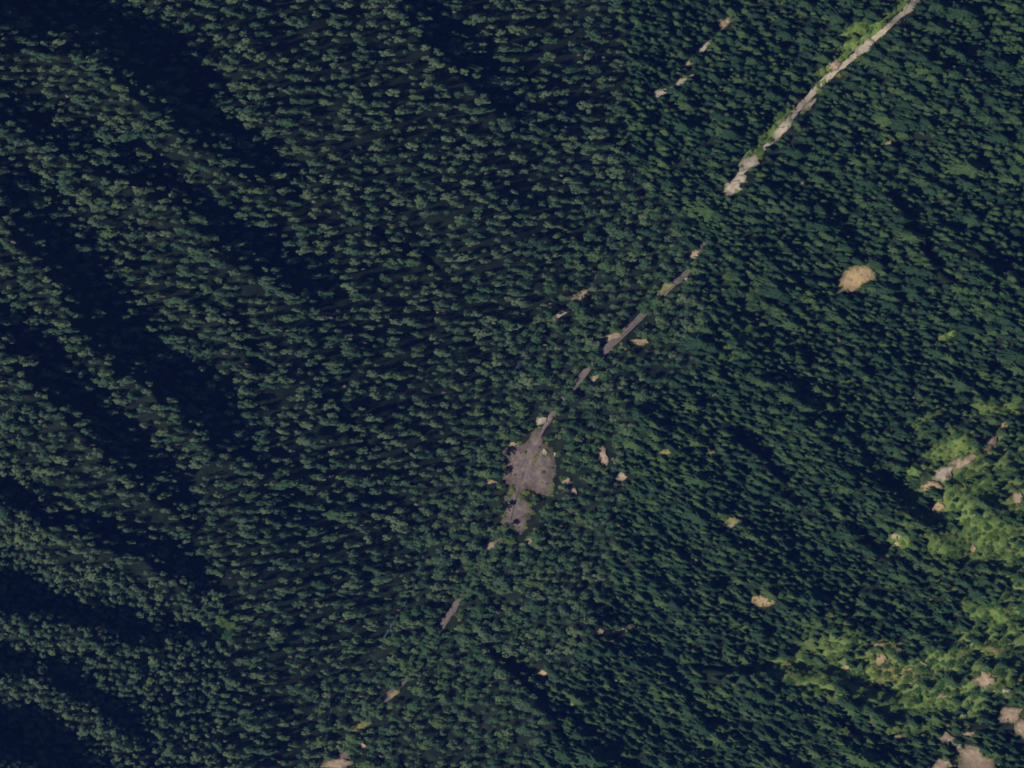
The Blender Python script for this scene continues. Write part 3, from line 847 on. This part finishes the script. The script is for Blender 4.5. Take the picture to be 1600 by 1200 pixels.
# named trees seen in the photograph: kind, variant, u, v, width, depth, height, label
HEROES = [
    ('broad', 0, 345, 968, 24, 18, 9, 'bright green broadleaf tree, upper one in the hollow where two dark gullies meet'),
    ('broad', 1, 356, 992, 27, 20, 9, 'widest bright green broadleaf tree in the hollow where two dark gullies meet'),
    ('broad', 2, 392, 1036, 22, 22, 9, 'green broadleaf tree just below the hollow where two gullies meet'),
    ('pine', 0, 115, 171, 13, 12, 12, 'round pine standing alone in the dark upper left hollow'),
    ('pine', 1, 167, 284, 19, 15, 13, 'wide pine alone inside the second dark gully from the top'),
    ('pine', 2, 376, 680, 32, 24, 16, 'broad grey green pine at the lower tip of the widest dark gully'),
    ('pine', 3, 297, 609, 32, 18, 15, 'broad flat pine on the upper rim of the widest dark gully'),
    ('pine', 0, 232, 612, 22, 12, 14, 'flat pine alone in the widest dark gully'),
    ('pine', 1, 183, 617, 17, 12, 13, 'pale pine on the lower rim of the widest dark gully'),
    ('pine', 2, 155, 671, 13, 13, 12, 'small round pine alone in the gully below the widest one'),
    ('pine', 4, 79, 750, 25, 22, 15, 'large green pine left of the gully below the widest one'),
    ('pine', 0, 274, 835, 20, 16, 13, 'grey round pine just above the long dark gully at lower left'),
    ('pine', 5, 658, 315, 20, 34, 14, 'tall upright bright pine in the middle of the western slope'),
    ('pine', 4, 638, 14, 24, 16, 14, 'yellow green pine near the top edge beside a thin dark gully'),
    ('pine', 1, 26, 494, 27, 26, 15, 'pale grey pine at the left edge above a dark gully'),
    ('pine', 5, 57, 316, 28, 30, 14, 'tall bright pine above the widest dark gully at the left edge'),
    ('pine', 2, 325, 97, 32, 20, 14, 'broad green pine right of the dark top left corner'),
    ('pine', 3, 142, 428, 20, 20, 13, 'green pine on the right rim of the widest dark gully'),
    ('pine', 0, 374, 226, 17, 22, 14, 'upright pine between the two upper dark gullies'),
    ('pine', 5, 645, 410, 26, 20, 14, 'wide dark green pine in the middle of the western slope'),
    ('pine', 4, 475, 430, 34, 22, 14, 'wide green pine right of the second dark gully tip'),
    ('broad', 3, 795, 846, 36, 15, 7, 'bright green spreading tree at the foot of the gravel clearing'),
    ('shrub', 0, 820, 707, 7, 7, 2.5, 'single dark bush at the top of the gravel clearing'),
    ('pine', 6, 781, 713, 22, 16, 17, 'tall green pine shading the upper left edge of the gravel clearing'),
    ('pine', 4, 778, 741, 22, 16, 15, 'green pine beside the orange strip left of the gravel clearing'),
    ('pine', 5, 780, 795, 22, 17, 17, 'tall green pine shading the left edge of the smaller gravel clearing'),
    ('pine', 7, 788, 824, 20, 15, 15, 'green pine at the lower left corner of the smaller gravel clearing'),
    ('pine', 6, 815, 646, 22, 16, 12, 'green pine just left of the pale pull-in'),
    ('pine', 5, 980, 462, 18, 13, 13, 'dark pine shading the road at its bend'),
    ('fir', 0, 1092, 452, 16, 18, 12, 'green fir leaning over the outside of the road bend'),
    ('fir', 1, 1345, 1040, 22, 30, 12, 'tall dark fir standing in the yellow green meadow'),
    ('fir', 2, 1480, 1173, 34, 18, 9, 'wide dark fir in the middle of the bottom scree'),
    ('fir', 3, 1500, 1158, 22, 12, 8, 'small dark fir above the large bottom scree'),
    ('dead', 0, 1254, 286, 8, 12, 10, 'reddish dead tree among firs below the bright cutting'),
    ('dead', 1, 632, 1105, 6, 5, 7, 'pale dead tree left of the lower road'),
]
HERO = []
for hk in HEROES:
    # clear the ground around a named tree
    rr = 0.55 * hk[4]
    plants = [p for p in plants if ((p[2] - hk[2]) / rr) ** 2 + ((p[3] - hk[3]) / (0.55 * hk[5])) ** 2 > 1 or p[0] == 'shrub' and hk[0] != 'shrub']

KINDNAME = {'pine': 'pine_tree', 'fir': 'fir_tree', 'broad': 'broadleaf_tree', 'shrub': 'shrub', 'dead': 'dead_tree'}
CAT = {'pine': 'pine tree', 'fir': 'fir tree', 'broad': 'broadleaf tree', 'shrub': 'shrub', 'dead': 'dead tree'}

def xform(p):
    kind, var, u, v, w, d, h = p[:7]
    pos = place(u, v)
    k = S * (1 - pos[2] / HC)
    slack = 1.0
    return pos, (w * 0.5 * k * slack, d * 0.5 * k * slack, h / 10.0), random.uniform(-0.28, 0.28) + (-0.3 if kind == 'fir' else 0.0) + (math.pi if random.random() < 0.5 else 0)

FIRST = {}     # kind, variant -> (crown object, trunk object) that the woods repeat
def add_tree(p, label, group=None):
    kind, var = p[0], p[1]
    pos, sc, rz = xform(p)
    root = bpy.data.objects.new(KINDNAME[kind], None)
    COL.objects.link(root)
    root.location = pos; root.scale = sc; root.rotation_euler = (0, 0, rz)
    root.empty_display_size = 1
    cm, tm = PROTO[kind][var]
    c = bpy.data.objects.new('crown', cm); COL.objects.link(c); c.parent = root
    t = bpy.data.objects.new('trunk' if kind != 'shrub' else 'stems', tm); COL.objects.link(t); t.parent = root
    FIRST.setdefault((kind, var), (c, t))
    tag(root, label, CAT[kind], group)
    return root

for hk in HEROES:
    add_tree(list(hk[:7]), hk[7], None)

# regions that name the other single trees
def region(kind, u, v):
    d = [abs(float(poly_dist(np.array([u]), np.array([v]), b[0])[0][0])) for b in BANDS[:7]]
    rd = abs(float(poly_dist(np.array([u]), np.array([v]), ROAD)[0][0]))
    if kind == 'pine':
        if math.hypot(u - 820, v - 755) < 85: return 'green pine beside the gravel clearing'
        if rd < 30: return 'green pine along the lower and middle forest road'
        if float(creek_side(np.array([u]), np.array([v]))[0]) > -30:
            return ('green pine between creek and firs above the clearing' if v < 690 else 'green pine between creek and firs below the clearing')
        names = ['uppermost dark gully', 'second dark gully from the top', 'widest dark gully', 'dark gully below the widest one', 'long dark gully at lower left', 'thin dark gully near the lower left corner', 'lowest dark gully in the lower left corner']
        i = int(np.argmin(d))
        if d[i] < 70: return 'sage green pine close beside the ' + names[i]
        if u < 345 and v > 850: return 'small sage pine of the dense stand at lower left'
        if v < 260: return 'sage green pine on the open upper part of the western slope'
        if v < 560: return 'sage green pine on the middle of the western slope'
        if v < 860: return 'sage green pine on the lower middle of the western slope'
        return 'sage green pine at the foot of the western slope'
    if kind == 'fir':
        if rd < 40: return 'dark fir along the edge of the upper road cutting'
        if v < 330 and u < 1200: return 'dark fir between the upper creek and the bright cutting'
        if math.hypot(u - 1340, v - 436) < 90: return 'dark fir around the large tan earth patch'
        if v < 330: return 'dark fir on the upper eastern slope right of the cutting'
        if v < 620: return 'dark fir on the middle of the eastern slope'
        if u > 1380 and v < 900: return 'dark fir among the green glades by the scree chain'
        if v < 900: return 'dark fir on the dense slope right of the gravel clearing'
        if u > 1380: return 'dark fir around the lower right meadows and screes'
        return 'dark fir in the dense stand along the bottom edge'
    if kind == 'broad':
        if v < 600: return 'bright broadleaf tree scattered among firs of the upper eastern slope'
        if u > 1380 and v < 930: return 'bright broadleaf tree in the green glades by the scree chain'
        if u > 1250 and v > 930: return 'bright broadleaf tree in the lower right meadows'
        return 'bright broadleaf tree scattered among firs below the gravel clearing'
    if kind == 'shrub':
        if u < 1130: return 'low bright bush on the verge of the road or clearing'
        if v < 350: return 'low bright bush on the green banks of the upper cutting'
        if v < 620: return 'low bright bush in the small glades of the middle eastern slope'
        if v < 930: return 'low bright bush in the green glades by the scree chain'
        return 'low bright bush in the lower right meadows'
    return 'brown dead tree scattered in the western pine woods' if u < 990 else 'brown dead tree scattered among the eastern firs'

def lit(u, v):
    for pts, wd, k in BANDS:
        dd, w, t = poly_dist(np.array([u]), np.array([v]), pts, wd)
        if abs(dd[0]) < w[0] * 0.5 + 6: return False
    return True

LAND = [(1340, 436, 'the large tan earth patch'), (1388, 224, 'the small tan patch above the large one'), (1190, 938, 'the tan patch left of the meadow'), (1146, 816, 'the small yellowish patch'),
        (1108, 706, 'the thin yellow strip'), (1477, 526, 'the thin yellow green glade'), (1460, 795, 'the patch below the scree chain'), (1455, 758, 'the lower end of the scree chain'), (1548, 692, 'the top of the scree chain'),
        (1592, 778, 'the pink patch at the right edge'), (1401, 844, 'the two small patches'), (1385, 1007, 'the long thin scree strip'), (1537, 1062, 'the upper pink scree'), (1585, 1125, 'the scree by the right edge'),
        (1515, 1190, 'the large bottom scree'), (1405, 1150, 'the thin dim patch'), (941, 712, 'the upright pinkish bare patch'), (972, 745, 'the dim brown patch'), (975, 984, 'the pinkish patch above the thin ravine'),
        (848, 1052, 'the tan patch at the ravine head'), (999, 535, 'the pale patch by the road bend'), (872, 494, 'the grey gravel bar'), (908, 460, 'the pinkish gravel bar'), (1031, 146, 'the pale creek gravel bar'),
        (1135, 30, 'the topmost creek gravel bar'), (1147, 290, 'the lowest pale gravel bar'), (1222, 203, 'the long pale gravel bar'), (1303, 102, 'the brown slip'), (1582, 269, 'the small olive patch'), (827, 730, 'the broad gravel clearing'),
        (810, 805, 'the smaller gravel clearing'), (701, 962, 'the visible road piece below the clearing'), (530, 1194, 'the gravel apron at the bottom'), (617, 1083, 'the tan bank of the lower road'), (350, 980, 'the green hollow'),
        (372, 712, 'the tip of the widest dark gully'), (452, 442, 'the tip of the second dark gully'), (485, 330, 'the tip of the uppermost dark gully'), (272, 790, 'the tip of the fourth dark gully'), (200, 1140, 'the tip of the lowest dark gully'),
        (835, 222, 'the lower tip of the thin top gully'), (645, 25, 'the upper tip of the thin top gully'), (658, 315, 'the tall upright bright pine'), (57, 316, 'the tall bright pine at the edge'), (325, 97, 'the pine right of the dark corner'),
        (1085, 398, 'the pinkish road cutting'), (880, 1150, 'the lower end of the thin ravine'), (1470, 430, 'the lower end of the upper dark crease'), (1254, 286, 'the reddish dead tree'), (795, 846, 'the bright tree below the clearing')]
ORD = ['nearest', 'second nearest', 'third nearest', 'fourth nearest', 'fifth nearest']
LOOK = {'pine': 'large pine', 'fir': 'large dark fir', 'broad': 'bright broadleaf tree', 'shrub': 'bright bush', 'dead': 'brown dead tree'}
rest = {}
for kind in ('pine', 'fir', 'broad', 'shrub', 'dead'):
    mine = [p for p in plants if p[0] == kind]
    inview = [p for p in mine if 8 < p[2] < 1592 and 8 < p[3] < 1192]
    nh = sum(1 for hk in HEROES if hk[0] == kind)
    inview.sort(key=lambda p: -(p[4] * p[5] * p[6]))
    if kind == 'pine':
        inview = [p for p in inview[:900] if lit(p[2], p[3])]
    chosen = inview[:300 - nh]
    ids = set(id(p) for p in chosen)
    byland = {}
    for p in chosen:
        dd = [(math.hypot(p[2] - l[0], p[3] - l[1]), i) for i, l in enumerate(LAND)]
        d_, i_ = min(dd)
        dx, dy = p[2] - LAND[i_][0], p[3] - LAND[i_][1]
        side = ('right of' if dx > 0 else 'left of') if abs(dx) > abs(dy) else ('below' if dy > 0 else 'above')
        byland.setdefault((i_, side), []).append((d_, id(p), p))
    for (i_, side), lst in byland.items():
        lst.sort(key=lambda q: q[0])
        for r_, (d_, _, p) in enumerate(lst):
            reg = region(kind, p[2], p[3])
            if r_ < 5 and d_ < 190:
                lb = '%s %s %s %s' % (ORD[r_], LOOK[kind], side, LAND[i_][2])
            else:
                lb = reg
            add_tree(p, lb, 'the ' + CAT[kind] + 's: ' + reg)
    rest[kind] = [p for p in mine if id(p) not in ids]
    print(kind, len(mine), 'single', len(chosen))

# ------------------------------------------------------------------ the mass of the woods
def woods(name, kind, pts, label):
    if not pts: return
    pos = []; sc = []; rot = []; idx = []
    for p in pts:
        a, b_, c = xform(p)
        pos.append(a); sc.append(b_); rot.append((0, 0, c)); idx.append(p[1])
    me = bpy.data.meshes.new(name)
    me.from_pydata([tuple(map(float, q)) for q in pos], [], [])
    for nm, typ, data, key in (('tree_scale', 'FLOAT_VECTOR', sc, 'vector'), ('tree_turn', 'FLOAT_VECTOR', rot, 'vector'), ('tree_kind', 'INT', idx, 'value')):
        at = me.attributes.new(nm, typ, 'POINT')
        at.data.foreach_set(key, np.array(data, dtype=np.int32 if typ == 'INT' else np.float32).ravel())
    o = bpy.data.objects.new(name, me); COL.objects.link(o)
    ng = bpy.data.node_groups.new(name, 'GeometryNodeTree')
    ng.interface.new_socket('Geometry', in_out='INPUT', socket_type='NodeSocketGeometry')
    ng.interface.new_socket('Geometry', in_out='OUTPUT', socket_type='NodeSocketGeometry')
    gi = ng.nodes.new('NodeGroupInput'); go = ng.nodes.new('NodeGroupOutput')
    ip = ng.nodes.new('GeometryNodeInstanceOnPoints')
    ip.inputs['Pick Instance'].default_value = True
    lst = ng.nodes.new('GeometryNodeJoinGeometry')
    nvar = len(PROTO[kind])
    for i in reversed(range(nvar)):        # joined geometry keeps the last link first
        j = ng.nodes.new('GeometryNodeJoinGeometry')
        for ob in FIRST[(kind, i)]:
            oi = ng.nodes.new('GeometryNodeObjectInfo'); oi.transform_space = 'ORIGINAL'
            oi.inputs['Object'].default_value = ob
            ng.links.new(oi.outputs['Geometry'], j.inputs[0])
        gti = ng.nodes.new('GeometryNodeGeometryToInstance')
        ng.links.new(j.outputs[0], gti.inputs[0])
        ng.links.new(gti.outputs[0], lst.inputs[0])
    def attr(nm, dt):
        n = ng.nodes.new('GeometryNodeInputNamedAttribute'); n.data_type = dt; n.inputs['Name'].default_value = nm
        return n.outputs['Attribute']
    ng.links.new(gi.outputs[0], ip.inputs['Points'])
    ng.links.new(lst.outputs[0], ip.inputs['Instance'])
    ng.links.new(attr('tree_kind', 'INT'), ip.inputs['Instance Index'])
    ng.links.new(attr('tree_turn', 'FLOAT_VECTOR'), ip.inputs['Rotation'])
    ng.links.new(attr('tree_scale', 'FLOAT_VECTOR'), ip.inputs['Scale'])
    ng.links.new(ip.outputs[0], go.inputs[0])
    md = o.modifiers.new('woods', 'NODES'); md.node_group = ng
    tag(o, label, 'forest' if kind != 'shrub' else 'bushes', kind='stuff')

woods('pine_forest', 'pine', rest['pine'], 'mass of sage green pines covering the western slope and valley')
woods('fir_forest', 'fir', rest['fir'], 'mass of dark firs covering the eastern slope')
woods('broadleaf_forest', 'broad', rest['broad'], 'further bright broadleaf trees of the eastern slope')
woods('undergrowth', 'shrub', rest['shrub'], 'further low bright bushes filling the glades')
woods('dead_wood', 'dead', rest['dead'], 'further brown dead trees at the outer edges of the woods')

# ------------------------------------------------------------------ small things
def boulder(u, v, w, d, h, label, group=None, name='boulder', m='rock'):
    r = np.random.default_rng(int(u * 3 + v))
    import bmesh
    bm = bmesh.new(); bmesh.ops.create_icosphere(bm, subdivisions=2, radius=1.0)
    pos = place(u, v)
    for q in bm.verts:
        n = 1 + 0.22 * math.sin(3.1 * q.co.x + u) * math.cos(2.7 * q.co.y + v) + r.uniform(-.09, .09)
        q.co = Vector((q.co.x * w * 0.5 * S * n, q.co.y * d * 0.5 * S * n, q.co.z * h * n))
    me = bpy.data.meshes.new(name); bm.to_mesh(me); bm.free(); me.materials.append(M[m])
    o = bpy.data.objects.new(name, me); COL.objects.link(o); o.location = pos
    tag(o, label, 'gravel pile' if name == 'gravel_pile' else 'boulder', group)
boulder(852, 707, 9, 14, 1.6, 'tall pale gravel pile at the top right of the gravel clearing', name='gravel_pile', m='pale')
boulder(868, 710, 6, 7, 1.0, 'small pale gravel pile right of the tall one', name='gravel_pile', m='pale')
boulder(1073, 437, 7, 7, 1.4, 'pale boulder on the inside of the road bend')
boulder(582, 1108, 6, 4, 1.3, 'small white boulder left of the lower road')
boulder(657, 1053, 5, 6, 1.2, 'pale yellowish boulder beside the lower road')

stones_v = []; stones_f = []
import bmesh
bm = bmesh.new(); bmesh.ops.create_icosphere(bm, subdivisions=1, radius=1.0)
sv = np.array([q.co[:] for q in bm.verts]); sf = [[q.index for q in f_.verts] for f_ in bm.faces]; bm.free()
oj, oi_ = np.nonzero(OPEN == 1)
for k in rng.choice(len(oj), 1500, replace=False):
    a = oi_[k] * 2 - 400 + rng.uniform(0, 2); b_ = oj[k] * 2 - 300 + rng.uniform(0, 2)
    if not (-20 < a < 1620 and -20 < b_ < 1220): continue
    if min(math.hypot(a - q[0], b_ - q[1]) for q in road_line) < 3.5: continue
    c = place(a, b_, 0.7)
    r_ = 0.26 * math.exp(rng.normal(0, 0.5))
    n0 = len(stones_v)
    q = sv * (1 + rng.uniform(-.2, .2, (len(sv), 1))) * r_ * rng.uniform(0.7, 1.5, 3)
    stones_v += [tuple(c + w) for w in q]
    stones_f += [tuple(n0 + t for t in f_) for f_ in sf]
M['stone'] = ground_mat('brown_stone', [(0.3, (0.09, 0.07, 0.06)), (0.7, (0.26, 0.21, 0.17))], 0.4)
rub = mesh_obj('rubble', stones_v, stones_f, M['stone'])
tag(rub, 'loose stones strewn over the bare earth, screes and gravel', kind='stuff')

def log(u0, v0, u1, v1, label, r_=0.45):
    a = place(u0, v0, 0.6); b_ = place(u1, v1, 0.6)
    V = []; Fc = []
    tube(V, Fc, a, b_, r_, r_ * 0.5, 7)
    m_ = (a + b_) / 2
    o = mesh_obj('fallen_log', [q - a for q in V], Fc, M['deadwood'])
    o.location = a
    for k in range(4):
        V = []; Fc = []
        t = 0.35 + 0.15 * k
        p = (b_ - a) * t
        tube(V, Fc, p, p + np.array([random.uniform(-1.2, 1.2), random.uniform(-1.2, 1.2), 0.8]), 0.12, 0.04, 4)
        mesh_obj('branch_stub', V, Fc, M['deadwood'], parent=o)
    tag(o, label, 'log', 'fallen logs on the open slopes')
log(1432, 1030, 1450, 1041, 'pale fallen log slanting across the yellow green meadow')
log(1456, 1052, 1463, 1060, 'short pale fallen log below the slanting one in the meadow')
log(1484, 1199, 1478, 1188, 'short curved fallen log beside the bottom scree')
log(1470, 738, 1462, 745, 'short fallen log on the pale scree of the chain')
log(1500, 1118, 1515, 1112, 'fallen log at the lower edge of the broad bright meadow')

# ------------------------------------------------------------------ the air between the slopes and the camera
def air_box():
    V = [(x, y, z) for z in (-60, HC + 20) for y in (-1300, 1300) for x in (-1300, 1300)]
    Fc = [(0, 2, 3, 1), (4, 5, 7, 6), (0, 1, 5, 4), (2, 6, 7, 3), (0, 4, 6, 2), (1, 3, 7, 5)]
    m = bpy.data.materials.new('thin_air'); m.use_nodes = True
    nt = m.node_tree
    nt.nodes.remove(nt.nodes['Principled BSDF'])
    pv = nt.nodes.new('ShaderNodeVolumePrincipled')
    pv.inputs['Color'].default_value = (0.10, 0.24, 1.0, 1)
    pv.inputs['Density'].default_value = AIR
    nt.links.new(pv.outputs[0], nt.nodes['Material Output'].inputs['Volume'])
    o = mesh_obj('haze', V, Fc, m)
    tag(o, 'thin bluish air over the whole valley', kind='stuff')
AIR = 1.25e-5
air_box()
